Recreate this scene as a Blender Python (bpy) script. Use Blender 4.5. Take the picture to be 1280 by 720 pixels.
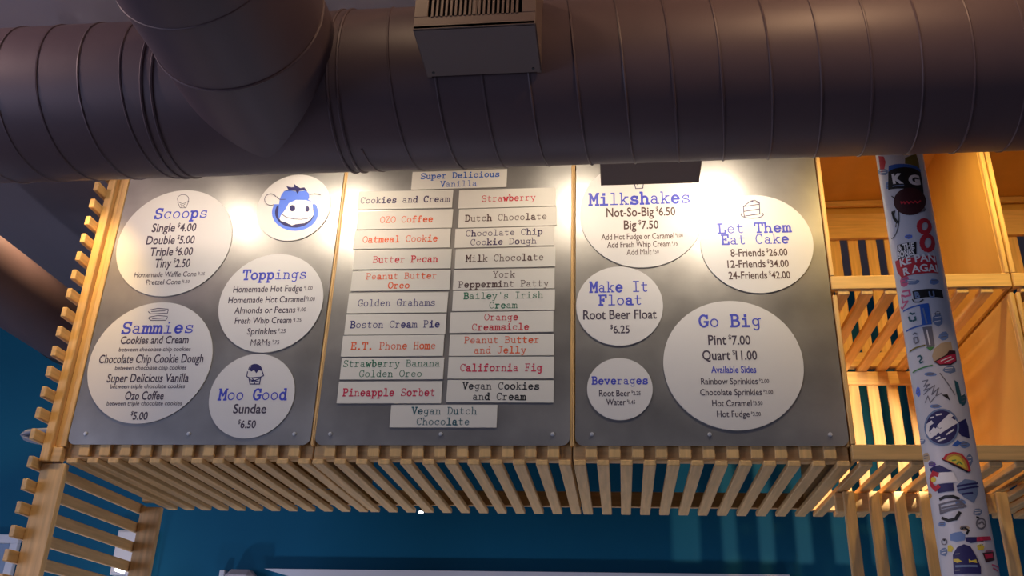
import bpy, bmesh, math, random
from mathutils import Vector, Matrix
random.seed(7)
for _o in list(bpy.data.objects): bpy.data.objects.remove(_o)
SC = bpy.context.scene
COL = SC.collection
PI = math.pi

# ------------------------------------------------------------------ camera
FOC = 1153.89; YAW = 0.12434; PIT = 0.43289; ROL = 0.03532
CAM = Vector((1.98816, -3.07914, 1.6))
cy_, sy_, cp_, sp_ = math.cos(YAW), math.sin(YAW), math.cos(PIT), math.sin(PIT)
FWD = Vector((-sy_*cp_, cy_*cp_, sp_)); _rt = Vector((cy_, sy_, 0)); _up = _rt.cross(FWD)
RGT = math.cos(ROL)*_rt + math.sin(ROL)*_up; UPV = -math.sin(ROL)*_rt + math.cos(ROL)*_up
cam = bpy.data.cameras.new('camera'); cam_o = bpy.data.objects.new('camera', cam); COL.objects.link(cam_o)
cam.sensor_width = 36; cam.lens = FOC/1280*36; cam.clip_start = 0.05
M = Matrix((RGT, UPV, -FWD)).transposed().to_4x4(); M.translation = CAM
cam_o.matrix_world = M
SC.camera = cam_o

# ------------------------------------------------------------------ light
SC.view_settings.view_transform = 'Standard'; SC.view_settings.look = 'None'
SC.view_settings.gamma = 1; SC.view_settings.use_curve_mapping = False
SC.view_settings.exposure = 0.0
wd = bpy.data.worlds.new('world'); SC.world = wd; wd.use_nodes = True
bg = wd.node_tree.nodes['Background']; bg.inputs[0].default_value = (.46, .52, .80, 1); bg.inputs[1].default_value = 0.22
def lamp(name, kind, loc, power, col, target=None, size=.03, angle=60, blend=.6, sy=None):
    l = bpy.data.lights.new(name, kind); l.energy = power; l.color = col
    if kind == 'AREA':
        l.size = size
        if sy: l.shape = 'RECTANGLE'; l.size_y = sy
    else: l.shadow_soft_size = size
    if kind == 'SPOT': l.spot_size = math.radians(angle); l.spot_blend = blend
    o = bpy.data.objects.new(name, l); COL.objects.link(o); o.location = loc
    if target is not None:
        o.rotation_euler = (Vector(target)-Vector(loc)).to_track_quat('-Z', 'Y').to_euler()
    return o
WARM = (1, .74, .46); WARM2 = (1, .66, .17)
# assumed daylight: added area light left of and behind the camera, no window built
lamp('assumed_daylight', 'AREA', (-3.4, -3.6, 2.0), 78, (.60, .67, 1), (1.0, 0, 2.6), 2.6, sy=2.0)
# assumed track spots between the duct and the menu panels (heads built further down)
SPOTS = [((.33, -.45, 3.60), (.25, .0, 3.05), 8), ((.82, -.45, 3.60), (.90, 0, 3.1), 16),
         ((1.84, -.45, 3.64), (1.72, 0, 3.1), 9), ((2.395, -.45, 3.60), (2.35, 0, 3.15), 20)]
lamp('assumed_track_spot', 'SPOT', (-.05, -.45, 3.62), 36, (1, .64, .22), (-.14, -.02, 3.0), .03, 62, .8)  # added amber spot, unseen, brightens the toothed left edge
for p, t, e in SPOTS:
    lamp('assumed_track_spot', 'SPOT', p, e*1.25, (1, .85, .66), t, .035, 130, .9)
# assumed warm room lamps near the ceiling that light the top of the duct
lamp('assumed_room_lamp', 'POINT', (1.36, -1.75, 3.72), 6.5, WARM, size=.05)
lamp('assumed_room_lamp', 'POINT', (2.7, -1.95, 3.72), 26, (1, .66, .36), size=.05)
lamp('assumed_room_lamp', 'POINT', (-.8, -1.8, 3.66), 44, (1, .72, .66), size=.05)
# assumed lamps, added unseen below the slats, between the crates and the back wall
for x_, e_ in ((-.45, 22), (.75, 9), (1.85, 8), (2.95, 6)):
    lamp('assumed_back_lamp', 'POINT', (x_, .85, 1.05), e_, (.80, .80, 1), size=.06)
lamp('assumed_track_spot', 'SPOT', (-.36, .03, 3.66), 40, (1, .68, .36), (-.62, .10, 3.2), .035, 125, .8)  # added spot, unseen, brightens the rear branch pipe
# assumed lamps that light the open crates on the right
lamp('assumed_crate_spot', 'SPOT', (3.10, -.42, 3.66), 33, WARM2, (3.05, .6, 2.95), .03, 100, .7)
lamp('assumed_crate_spot', 'SPOT', (3.75, -.42, 3.66), 26, WARM2, (3.7, .6, 2.95), .03, 100, .7)
lamp('assumed_crate_lamp', 'SPOT', (3.14, .10, 2.56), 38, (1, .82, .58), (2.42, 1.75, 2.50), .012, 75, .3)  # assumed source behind the pole, no bulb built, throws bars on the wall

# ------------------------------------------------------------------ helpers
def lin(c):
    return tuple(((v/255)/12.92 if v/255 <= .04045 else ((v/255+.055)/1.055)**2.4) for v in c)
def mat(name, rgb, rough=.6, metal=0, noise=None, nscale=8, stretch=None, bump=0, emit=None, rvar=0, spec=.5):
    m = bpy.data.materials.new(name); m.use_nodes = True; nt = m.node_tree; b = nt.nodes['Principled BSDF']
    c = (*rgb, 1); b.inputs['Base Color'].default_value = c; b.inputs['Roughness'].default_value = rough
    b.inputs['Metallic'].default_value = metal; b.inputs['Specular IOR Level'].default_value = spec
    if noise:
        tc = nt.nodes.new('ShaderNodeTexCoord'); mp = nt.nodes.new('ShaderNodeMapping'); nz = nt.nodes.new('ShaderNodeTexNoise')
        nz.inputs['Scale'].default_value = nscale; nz.inputs['Detail'].default_value = 5
        if stretch: mp.inputs['Scale'].default_value = stretch
        nt.links.new(tc.outputs['Object'], mp.inputs[0]); nt.links.new(mp.outputs[0], nz.inputs['Vector'])
        cr = nt.nodes.new('ShaderNodeValToRGB'); cr.color_ramp.elements[0].position = .3; cr.color_ramp.elements[1].position = .7
        cr.color_ramp.elements[0].color = (*[v*(1-noise) for v in rgb], 1); cr.color_ramp.elements[1].color = (*[min(1, v*(1+noise)) for v in rgb], 1)
        nt.links.new(nz.outputs['Fac'], cr.inputs[0]); nt.links.new(cr.outputs[0], b.inputs['Base Color'])
        if rvar:
            mr = nt.nodes.new('ShaderNodeMapRange'); mr.inputs['To Min'].default_value = rough-rvar; mr.inputs['To Max'].default_value = rough+rvar
            nt.links.new(nz.outputs['Fac'], mr.inputs[0]); nt.links.new(mr.outputs[0], b.inputs['Roughness'])
        if bump:
            bp = nt.nodes.new('ShaderNodeBump'); bp.inputs['Strength'].default_value = bump; bp.inputs['Distance'].default_value = .002
            nt.links.new(nz.outputs['Fac'], bp.inputs['Height']); nt.links.new(bp.outputs[0], b.inputs['Normal'])
    if emit: b.inputs['Emission Color'].default_value = (*emit[0], 1); b.inputs['Emission Strength'].default_value = emit[1]
    return m
WOODC = (.70, .44, .18)
W_Y = mat('birch_wood_grain_y', WOODC, .55, noise=.16, nscale=5, stretch=(14, 1, 14))
W_X = mat('birch_wood_grain_x', WOODC, .55, noise=.16, nscale=5, stretch=(1, 14, 14))
W_Z = mat('birch_wood_grain_z', WOODC, .55, noise=.16, nscale=5, stretch=(14, 14, 1))
PLY = mat('birch_plywood', (.64, .37, .105), .5, noise=.07, nscale=3, stretch=(3, 3, 1))
ZINC = mat('brushed_zinc', (.335, .325, .31), .38, .72, noise=.26, nscale=3.2, rvar=.11)
DISC = mat('matte_white_vinyl', (.70, .68, .66), .42)
CARD = mat('cream_card', (.68, .655, .59), .6)
DUCT = mat('painted_duct_metal', lin((92, 74, 78)), .5, .1, noise=.05, nscale=4)
GRIL = mat('painted_register_metal', lin((106, 86, 80)), .5, .1)
DARK = mat('dark_slot', (.006, .004, .004), .8)
TEAL = mat('teal_wall_paint', (.006, .116, .215), .6, noise=.05, nscale=2, spec=.15)
CEIL = mat('ceiling_paint', (.24, .215, .25), .8, noise=.04, nscale=2)
FLOOR = mat('polished_concrete', (.20, .19, .18), .5, noise=.2, nscale=2)
WHITE = mat('white_paint', (.75, .76, .80), .5)
STEEL = mat('screw_steel', (.8, .8, .8), .3, .5)
GREY = mat('grey_plastic', (.30, .31, .36), .5)
BLK = mat('black_metal', (.012, .010, .010), .5)
POLE = mat('white_painted_steel', (.62, .62, .66), .35)
INK = {}
def ink(name):
    if name not in INK:
        tab = dict(blue=(62, 72, 190), dark=(66, 55, 74), brown=(80, 55, 52), green=(40, 110, 80), red=(196, 40, 56), orange=(222, 92, 40),
                   crimson=(196, 30, 72), navy=(40, 36, 110), plum=(58, 42, 84), sky=(86, 122, 224), mist=(110, 140, 190), white=(235, 232, 230),
                   cream=(222, 208, 186), royal=(38, 92, 180), black=(14, 14, 18), maroon=(60, 16, 22), yellow=(226, 204, 70), lime=(70, 140, 70),
                   teal=(36, 90, 100), pink=(210, 90, 130), sand=(190, 165, 130), purple=(90, 60, 140), steel=(110, 130, 165), grey=(110, 108, 118),
                   indigo=(30, 26, 92), olive=(120, 110, 40), gold=(200, 150, 60))
        INK[name] = mat('ink_'+name, lin(tab[name]), .55)
    return INK[name]
def ray(px, py): return (px-640)/FOC*RGT + (360-py)/FOC*UPV + FWD
def at(px, py, Y=0.0):
    d = ray(px, py); return CAM + d*((Y-CAM.y)/d.y)

def put(name, me, m, parent=None, loc=None):
    if not isinstance(m, (list, tuple)): m = [m]
    for x in m: me.materials.append(x)
    o = bpy.data.objects.new(name, me); COL.objects.link(o)
    if loc is not None: o.location = loc
    if parent is not None: o.parent = parent
    return o
class MB:
    def __init__(s): s.bm = bmesh.new()
    def box(s, x0, x1, y0, y1, z0, z1, bev=.0025):
        b2 = bmesh.new(); bmesh.ops.create_cube(b2, size=1)
        for v in b2.verts: v.co = Vector(((x0+x1)/2+v.co.x*(x1-x0), (y0+y1)/2+v.co.y*(y1-y0), (z0+z1)/2+v.co.z*(z1-z0)))
        if bev: bmesh.ops.bevel(b2, geom=list(b2.edges), offset=min(bev, .3*min(x1-x0, y1-y0, z1-z0)), segments=1, affect='EDGES', profile=.5)
        s._merge(b2); return s
    def _merge(s, b2):
        me = bpy.data.meshes.new('t'); b2.to_mesh(me); b2.free(); s.bm.from_mesh(me); bpy.data.meshes.remove(me)
    def cyl(s, p0, p1, r, seg=24, r2=None, caps=True):
        p0, p1 = Vector(p0), Vector(p1); d = p1-p0; b2 = bmesh.new()
        bmesh.ops.create_cone(b2, cap_ends=caps, segments=seg, radius1=r, radius2=r if r2 is None else r2, depth=d.length)
        q = d.to_track_quat('Z', 'Y').to_matrix().to_4x4(); q.translation = (p0+p1)/2
        bmesh.ops.transform(b2, matrix=q, verts=b2.verts); s._merge(b2); return s
    def tube(s, pts, r, seg=8, closed=False):
        pts = [Vector(p) for p in pts]; n = len(pts); rings = []
        up = None
        for i, p in enumerate(pts):
            t = (pts[(i+1) % n]-pts[i-1]) if closed else (pts[min(i+1, n-1)]-pts[max(i-1, 0)])
            t.normalize()
            if up is None: up = t.orthogonal().normalized()
            up = (up-t*up.dot(t)).normalized(); w = t.cross(up)
            rings.append([s.bm.verts.new(p+r*(math.cos(a)*up+math.sin(a)*w)) for a in [2*PI*k/seg for k in range(seg)]])
        for i in range(n if closed else n-1):
            a, b = rings[i], rings[(i+1) % n]
            for k in range(seg): s.bm.faces.new((a[k], a[(k+1) % seg], b[(k+1) % seg], b[k]))
        if not closed: s.bm.faces.new(rings[0][::-1]); s.bm.faces.new(rings[-1])
        return s
    def done(s, name, m, parent=None, smooth=False, off=None):
        bmesh.ops.recalc_face_normals(s.bm, faces=s.bm.faces)
        me = bpy.data.meshes.new(name); 
        if off is not None: bmesh.ops.translate(s.bm, vec=-Vector(off), verts=s.bm.verts)
        s.bm.to_mesh(me); s.bm.free()
        if smooth:
            for p in me.polygons: p.use_smooth = True
            try: me.set_sharp_from_angle(angle=math.radians(40))
            except Exception: pass
        return put(name, me, m, parent)
def tag(o, label, cat, group=None):
    o['label'] = label; o['category'] = cat
    if group: o['group'] = group
    return o
def thing(name, label, cat, loc, group=None):
    o = bpy.data.objects.new(name, None); o.empty_display_size = .1; COL.objects.link(o); o.location = loc
    return tag(o, label, cat, group)
class Kid:
    """builds parts of a thing in world coordinates"""
    def __init__(s, root): s.root = root; s.off = root.location.copy()
    def __call__(s, name, mb, m, smooth=False, label=None):
        o = mb.done(name, m, s.root, smooth, s.off)
        if label: o['label'] = label
        return o
def structure(name, mb, m):
    o = mb.done(name, m); o['kind'] = 'structure'; return o

# ------------------------------------------------------------------ room shell
ZC = 3.88; YB = 1.75
structure('floor', MB().box(-5, 8, -6, YB+.1, -.1, 0, 0), FLOOR)
structure('ceiling', MB().box(-5, 8, -6, YB+.1, ZC, ZC+.1, 0), CEIL)
structure('wall_back', MB().box(-5, 8, YB, YB+.1, 0, ZC, 0), TEAL)
# ------------------------------------------------------------------ ducts
DY, DZ, DR = -.96, 3.22, .2286
def helix(mb, axis, c, r, a0, a1, lead, rr=.0035, hand=1, seg=40, ph=0):
    """raised spiral seam of a wound duct; axis 'x' or 'y'; c = the two other coordinates"""
    pts = []; n = int((a1-a0)/lead*seg)
    for i in range(n+1):
        s = a0+(a1-a0)*i/n; t = hand*2*PI*s/lead+ph
        if axis == 'x': pts.append((s, c[0]+r*math.cos(t), c[1]+r*math.sin(t)))
        else: pts.append((c[0]+r*math.cos(t), s, c[1]+r*math.sin(t)))
    mb.tube(pts, rr, 6)
def ring(mb, axis, c, r, s, rr=.005):
    pts = []
    for i in range(48):
        t = 2*PI*i/48
        pts.append((s, c[0]+r*math.cos(t), c[1]+r*math.sin(t)) if axis == 'x' else (c[0]+r*math.cos(t), s, c[1]+r*math.sin(t)))
    mb.tube(pts, rr, 6, True)
t = thing('ventilation_duct', 'large round spiral-seam metal duct running across above the menu panels', 'duct', (1.02, DY, DZ-DR))
k = Kid(t)
mb = MB(); mb.cyl((-3.4, DY, DZ), (6.2, DY, DZ), DR, 96)
helix(mb, 'x', (DY, DZ), DR, -3.4, .69, .122, hand=1, ph=1.2); helix(mb, 'x', (DY, DZ), DR, 1.30, 6.2, .122, hand=1, ph=.4)
k('main_pipe', mb, DUCT, True)
for s in (.715, .745, 1.235, 1.262):
    mb = MB(); ring(mb, 'x', (DY, DZ), DR+.001, s, .0045); k('coupling_ring', mb, DUCT, True)
mb = MB(); mb.cyl((1.02, DY-.02, DZ), (1.02, -5.2, DZ), DR-.001, 96)
helix(mb, 'y', (1.02, DZ), DR-.001, -5.2, DY-DR-.25, .122, hand=-1, rr=.003, ph=2)
ring(mb, 'y', (1.02, DZ), DR, DY-DR-.10, .004)
k('branch_pipe', mb, DUCT, True, 'branch pipe leaving the duct towards the room')

SX, SZ, SR = -.65, 3.218, .155
mb = MB(); mb.cyl((SX, DY+.12, SZ), (SX, YB-.002, SZ), SR, 64); k('rear_branch_pipe', mb, DUCT, True, 'narrower branch pipe running back to the wall at far left')
mb = MB(); mb.cyl((SX, .78, SZ), (SX, .84, SZ), SR+.004, 64); k('collar', mb, BLK, True, 'black collar on the rear branch pipe')

def register(x0, x1, yin, yout, label):
    s = 1 if yout > yin else -1
    t = thing('air_register', label, 'vent', ((x0+x1)/2, yin, 3.10)); k = Kid(t)
    z0, z1, w = 3.10, 3.345, .012
    a, b = sorted((yin, yout))
    mb = MB()
    def back(z): return DY+s*(math.sqrt((DR+.0045)**2-(z-DZ)**2)+.001)
    for u0, u1 in ((z0, z0+w), (z1-w, z1)):
        q = max(back(u0)*s, back(u1)*s)*s; mb.box(x0, x1, min(q, yout), max(q, yout), u0, u1)
    for u0, u1 in ((x0, x0+w), (x1-w, x1)):
        zz = [z0+.002+(z1-z0-.004)*i/16 for i in range(17)]
        loop = [(yout-s*.001, z0+.002), (yout-s*.001, z1-.002)]+[(back(z), z) for z in reversed(zz)]
        A = [mb.bm.verts.new((u0, y, z)) for y, z in loop]; B = [mb.bm.verts.new((u1, y, z)) for y, z in loop]; n = len(loop)
        mb.bm.faces.new(A); mb.bm.faces.new(B[::-1])
        for i in range(n): mb.bm.faces.new((A[i], A[(i+1) % n], B[(i+1) % n], B[i]))
    k('box_body', mb, GRIL)
    f0, f1 = sorted((yout, yout-s*.006))
    mb = MB()                                              # front flange with a field of vertical blades
    mb.box(x0, x1, f0, f1, z0, z0+.038, .001); mb.box(x0, x1, f0, f1, z1-.038, z1, .001)
    mb.box(x0, x0+.034, f0, f1, z0+.038, z1-.038, .001); mb.box(x1-.034, x1, f0, f1, z0+.038, z1-.038, .001)
    n = 20; xs, xe = x0+.034, x1-.034; p = (xe-xs)/n
    for i in range(1, n): mb.box(xs+i*p-.0028, xs+i*p+.0028, f0-.002, f1+.004, z0+.036, z1-.036, 0)
    mb.box((x0+x1)/2-.006, (x0+x1)/2+.006, f0, f1, z0+.036, z1-.036, 0)
    k('louvre_grille', mb, GRIL)
    mb = MB(); g = yout-s*.035; mb.box(x0+w, x1-w, min(g, g-s*.004), max(g, g-s*.004), z0+w, z1-w, 0)
    k('slot_shade_plate', mb, DARK)  # near-black sheet behind the blades; the shade in the slots is its colour
    for x in (x0+.02, x1-.02):
        mb = MB(); mb.cyl((x, yin+s*.03, z0-.001), (x, yin+s*.03, z0+.002), .004, 10); k('screw', mb, BLK)
register(1.507, 1.806, -1.155, -1.352, 'louvred air register box on the room side of the big duct')
register(1.945, 2.245, -.765, -.60, 'dark air register box peeking below the duct in front of the milkshake disc')

# ------------------------------------------------------------------ slatted wooden crates
PITCH = .0785; SW = .0405; ZB = 2.372
def menu_crate(x0, x1, label, first=False, n=12):
    t = thing('slatted_crate', label, 'crate', (x0, 0, ZB), 'birch crates that carry the menu'); k = Kid(t)
    e = .002; m0 = x0+(x1-x0-(n-1)*PITCH-SW)/2
    mb = MB()
    for i in range(n): mb.box(m0+i*PITCH, m0+i*PITCH+SW, .006, .840, ZB, ZB+.019)
    k('bottom_slats', mb, W_Y)
    mb = MB()
    for i in range(n-1): mb.box(m0+PITCH/2+i*PITCH, m0+PITCH/2+i*PITCH+SW, .004, .023, 2.398, 3.64)
    k('front_slats', mb, W_Z)
    xa = -.085 if first else x0+e
    k('front_rail', MB().box(xa, x1-e, .024, .060, ZB+.020, 2.455), W_X)
    k('front_rail', MB().box(x0+e, x1-e, .024, .060, 3.57, 3.64), W_X)
    k('rear_rail', MB().box(x0+e, x1-e, .778, .797, ZB+.020, 2.455), W_X)
    k('rear_rail', MB().box(x0+e, x1-e, .778, .797, 3.57, 3.64), W_X)
    k('side_panel', MB().box(x0+e, x0+e+.015, .061, .776, ZB+.020, 3.64), PLY)
    k('side_panel', MB().box(x1-e-.015, x1-e, .061, .776, ZB+.020, 3.64), PLY)
    k('top_panel', MB().box(x0+e, x1-e, .024, .797, 3.641, 3.655), PLY)
    k('edge_strip', MB().box(x1-.0085, x1-.0005,   .0034, .0235, 2.438, 3.64, .001), W_Z)
    if not first: k('edge_strip', MB().box(x0+.0005, x0+.0055,   .0034, .0235, 2.438, 3.64, .001), W_Z)
    if first:
        k('back_panel', MB().box(x0+.02, x1-.02, .760, .775, 2.456, 3.64), PLY)
        k('corner_post', MB().box(-.085, -.052, -.018, .022, ZB+.001, 3.64), W_Z)
        k('corner_post', MB().box(-.051, -.028, .006, .0235, 2.43, 3.64), W_Z)
        k('corner_post', MB().box(-.085, -.001, .760, .797, ZB+.020, 3.64), W_Z)
        k('edge_strip', MB().box(-.026, -.006, -.004, .024, 2.43, 3.64), W_Z)
        k('corner_block', MB().box(-.051, -.012, -.006, .022, ZB+.002, 2.428), W_X)
        mb = MB(); z = 2.437
        while z < 3.62:
            mb.box(-.106, -.086, -.075, .82, z, z+.040); z += .0792
        k('side_slats', mb, W_Y)
    return t
menu_crate(0, .916, 'long birch slat crate behind the left menu panel with toothed outer edge', True)
menu_crate(.916, 1.829, 'birch slat crate under and behind the middle flavour panel')
menu_crate(1.829, 2.743, 'birch slat crate under and behind the right menu panel')

def open_crate(x0, x1, z0, z1, label, lower):
    t = thing('slatted_crate', label, 'crate', (x0, 0, z0), 'open birch crates beside the menu'); k = Kid(t)
    e = .0015; n = 7; p = .0805; m0 = x0+.022
    mb = MB()
    for i in range(n): mb.box(m0+i*p, m0+i*p+SW, .004, .838, z0, z0+.019)
    k('bottom_slats', mb, W_Y)
    k('front_rail', MB().box(x0+e, x1-e, -.002, .020, z0+.0195, z0+.072), W_X)
    k('rear_rail', MB().box(x0+e, x1-e, .800, .825, z0+.0195, z0+.085), W_X)
    top = z1-.06 if lower else 3.63
    mb = MB()
    for i in range(n): mb.box(x0+.060+i*.0805, x0+.060+i*.0805+.046, .826, .840, z0+.0195, top+.05)
    k('back_slats', mb, W_Z)
    k('rear_rail', MB().box(x0+e, x1-e, .800, .825, top, z1-.003 if lower else 3.757), W_X)
    if not lower: k('back_board', MB().box(x0+.017, x1-.017, .812, .825, 3.7575, z1-.001), PLY)
    for a in (x0+e, x1-e-.015):
        k('side_panel', MB().box(a, a+.015, .021, .799, z0+.0195, z1-.002), PLY)
        k('edge_strip', MB().box(a, a+.015, -.002, .0205, z0+.0725, z1-(.002 if lower else .0705)), W_Z)
    if not lower:
        k('top_panel', MB().box(x0+e, x1-e, .0, .838, z1, z1+.014), PLY)
        k('top_batten', MB().box(x0+.017, x1-.017, .785, .805, z1-.030, z1-.001), W_X)
        k('front_rail', MB().box(x0+e, x1-e, -.002, .020, z1-.07, z1-.003), W_X)
ZS = 2.987
open_crate(2.746, 3.357, ZB, ZS, 'lower open slatted crate lit amber, left of and behind the sticker pole', True)
open_crate(2.746, 3.357, ZS, 3.82, 'upper open slatted crate with amber back board, resting on the one behind the pole', False)
open_crate(3.360, 3.971, ZB, ZS, 'lower open crate cut off by the right picture edge', True)
open_crate(3.360, 3.971, ZS, 3.82, 'upper open crate cut off by the right picture edge', False)

# slatted legs that carry the crates
t = thing('slatted_screen', 'slatted wooden screen standing at the far left corner of the menu', 'wooden screen', (-.05, .4, 0)); k = Kid(t)
k('front_post', MB().box(-.085, .008, .004, .030, .0, ZB-.002), W_Z)
k('rear_post', MB().box(-.085, .008, .765, .790, .0, ZB-.002), W_Z)
mb = MB(); z = 2.262+.0005
while z > .03: mb.box(-.106, -.086, -.050, .815, z, z+.040); z -= .0810
mb.box(-.106, -.086, -.050, .815, 2.3435, 2.3835)
k('side_slats', mb, W_Y)
t = thing('slatted_screen', 'slatted wooden screen below the open crate, behind the sticker pole', 'wooden screen', (3.05, .38, 0)); k = Kid(t)
for i in range(7):
    mb = MB(); x = 2.785+i*.0870; mb.box(x, x+.040, .352, .372, 0, ZB-.002); k('slat', mb, W_Z)
k('top_rail', MB().box(2.76, 3.345, .373, .398, ZB-.072, ZB-.003), W_X)
k('bottom_rail', MB().box(2.76, 3.345, .373, .398, .02, .09), W_X)

# ------------------------------------------------------------------ flat drawing on planes and on the pole
def arc(cx, cy, rx, ry, a0, a1, n=10):
    return [(cx+rx*math.cos(math.radians(a0+(a1-a0)*i/n)), cy+ry*math.sin(math.radians(a0+(a1-a0)*i/n))) for i in range(n+1)]
def ell(cx, cy, rx, ry, n=18): return arc(cx, cy, rx, ry, 0, 360, n)
G = {
 'a': [arc(.42, .46, .26, .2, 160, 0, 7)+[(.68, 0), (.92, 0)], ell(.41, .19, .28, .19, 14)],
 'b': [[(.06, 1), (.22, 1), (.22, 0)], ell(.53, .33, .31, .33)],
 'c': [arc(.52, .33, .36, .33, 40, 320, 14), [(.82, .66), (.82, .42)]],
 'd': [ell(.45, .33, .31, .33), [(.58, 1), (.76, 1), (.76, 0), (.94, 0)]],
 'e': [[(.16, .36), (.84, .36)]+arc(.5, .33, .34, .33, 5, 320, 14)],
 'f': [[(.38, 0), (.38, .8)]+arc(.60, .8, .22, .2, 180, 40, 6), [(.14, .62), (.76, .62)], [(.14, 0), (.64, 0)]],
 'g': [ell(.44, .36, .3, .28, 14), [(.94, .64), (.74, .64), (.74, -.12)]+arc(.47, -.12, .27, .2, 0, -150, 7)],
 'h': [[(.06, 1), (.22, 1), (.22, 0)], [(.06, 0), (.38, 0)], arc(.5, .40, .27, .24, 170, 0, 7)+[(.77, 0)], [(.62, 0), (.94, 0)]],
 'i': [[(.22, .64), (.5, .64), (.5, 0)], [(.14, 0), (.86, 0)], [(.45, .93), (.53, .93)]],
 'j': [[(.3, .64), (.62, .64), (.62, -.12)]+arc(.38, -.12, .24, .18, 0, -130, 6), [(.57, .93), (.65, .93)]],
 'k': [[(.06, 1), (.22, 1), (.22, 0)], [(.06, 0), (.38, 0)], [(.22, .24), (.72, .63)], [(.42, .38), (.78, 0)], [(.56, .64), (.9, .64)], [(.6, 0), (.94, 0)]],
 'l': [[(.2, 1), (.5, 1), (.5, 0)], [(.14, 0), (.86, 0)]],
 'm': [[(.0, .64), (.13, .64), (.13, 0)], [(0, 0), (.26, 0)], arc(.32, .44, .18, .2, 170, 0, 6)+[(.5, 0)], arc(.69, .44, .18, .2, 170, 0, 6)+[(.87, 0)], [(.4, 0), (.6, 0)], [(.76, 0), (1, 0)]],
 'n': [[(.06, .64), (.22, .64), (.22, 0)], [(.06, 0), (.38, 0)], arc(.5, .40, .27, .24, 170, 0, 7)+[(.77, 0)], [(.62, 0), (.94, 0)]],
 'o': [ell(.5, .33, .36, .33)],
 'p': [[(.04, .64), (.22, .64), (.22, -.32)], [(.04, -.32), (.42, -.32)], ell(.54, .33, .31, .33)],
 'r': [[(.10, .64), (.32, .64), (.32, 0)], [(.1, 0), (.62, 0)], arc(.6, .38, .28, .27, 170, 45, 6)],
 's': [arc(.5, .49, .29, .17, 30, 270, 9)+arc(.5, .16, .33, .16, 88, -150, 9), [(.78, .66), (.78, .46)], [(.17, .2), (.17, 0)]],
 't': [[(.36, .92), (.36, .18)]+arc(.57, .16, .21, .16, 180, 330, 6), [(.12, .64), (.78, .64)]],
 'u': [[(.04, .64), (.22, .64), (.22, .22)]+arc(.48, .2, .26, .2, 180, 350, 7), [(.6, .64), (.76, .64), (.76, 0), (.94, 0)]],
 'v': [[(.18, .64), (.5, 0), (.82, .64)], [(.04, .64), (.36, .64)], [(.64, .64), (.96, .64)]],
 'w': [[(.13, .64), (.3, 0), (.5, .5), (.7, 0), (.87, .64)], [(0, .64), (.28, .64)], [(.72, .64), (1, .64)]],
 'y': [[(.18, .64), (.52, .02)], [(.84, .64), (.42, -.32), (.14, -.32)], [(.04, .64), (.36, .64)], [(.66, .64), (.96, .64)]],
 'B': [[(.2, 0), (.2, 1)], [(.05, 1), (.52, 1)]+arc(.52, .76, .28, .24, 90, -90, 8)+[(.2, .52)], [(.52, .52)]+arc(.55, .26, .33, .26, 90, -90, 8)+[(.05, 0)]],
 'C': [arc(.52, .5, .42, .5, 45, 315, 16), [(.86, 1), (.86, .7)]],
 'D': [[(.2, 0), (.2, 1)], [(.05, 1), (.45, 1)]+arc(.45, .5, .45, .5, 90, -90, 12)+[(.05, 0)]],
 'E': [[(.2, 0), (.2, 1)], [(.05, 1), (.86, 1), (.86, .74)], [(.2, .52), (.58, .52)], [(.05, 0), (.9, 0), (.9, .28)], [(.58, .64), (.58, .4)]],
 'F': [[(.22, 0), (.22, 1)], [(.05, 1), (.88, 1), (.88, .74)], [(.22, .5), (.6, .5)], [(.05, 0), (.5, 0)], [(.6, .62), (.6, .38)]],
 'G': [arc(.5, .5, .42, .5, 45, 330, 16), [(.84, 1), (.84, .72)], [(.56, .42), (.96, .42)], [(.84, .42), (.84, .1)]],
 'H': [[(.2, 0), (.2, 1)], [(.8, 0), (.8, 1)], [(.2, .52), (.8, .52)], [(.04, 0), (.38, 0)], [(.62, 0), (.96, 0)], [(.04, 1), (.38, 1)], [(.62, 1), (.96, 1)]],
 'I': [[(.5, 0), (.5, 1)], [(.16, 0), (.84, 0)], [(.16, 1), (.84, 1)]],
 'J': [[(.34, 1), (.94, 1)], [(.66, 1), (.66, .28)]+arc(.38, .28, .28, .28, 0, -170, 8)],
 'L': [[(.08, 1), (.52, 1)], [(.28, 1), (.28, 0)], [(.08, 0), (.9, 0), (.9, .32)]],
 'M': [[(.14, 0), (.14, 1), (.5, .38), (.86, 1), (.86, 0)], [(0, 0), (.3, 0)], [(.7, 0), (1, 0)], [(0, 1), (.14, 1)], [(.86, 1), (1, 1)]],
 'O': [ell(.5, .5, .43, .5, 20)],
 'P': [[(.22, 0), (.22, 1)], [(.05, 1), (.52, 1)]+arc(.52, .73, .34, .27, 90, -90, 9)+[(.22, .46)], [(.05, 0), (.48, 0)]],
 'S': [arc(.5, .745, .34, .255, 30, 270, 10)+arc(.5, .245, .38, .245, 88, -150, 10), [(.84, 1), (.84, .74)], [(.13, .26), (.13, 0)]],
 'T': [[(.06, .74), (.06, 1), (.94, 1), (.94, .74)], [(.5, 1), (.5, 0)], [(.28, 0), (.72, 0)]],
 'V': [[(.14, 1), (.5, 0), (.86, 1)], [(0, 1), (.32, 1)], [(.68, 1), (1, 1)]],
 'Y': [[(.14, 1), (.5, .48), (.86, 1)], [(.5, .48), (.5, 0)], [(.28, 0), (.72, 0)], [(0, 1), (.3, 1)], [(.7, 1), (1, 1)]],
 'Z': [[(.14, .76), (.14, 1), (.86, 1), (.1, 0), (.9, 0), (.9, .26)]],
 '.': [[(.43, .04), (.57, .04)]], "'": [[(.5, 1.02), (.5, .76)]],
}
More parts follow.
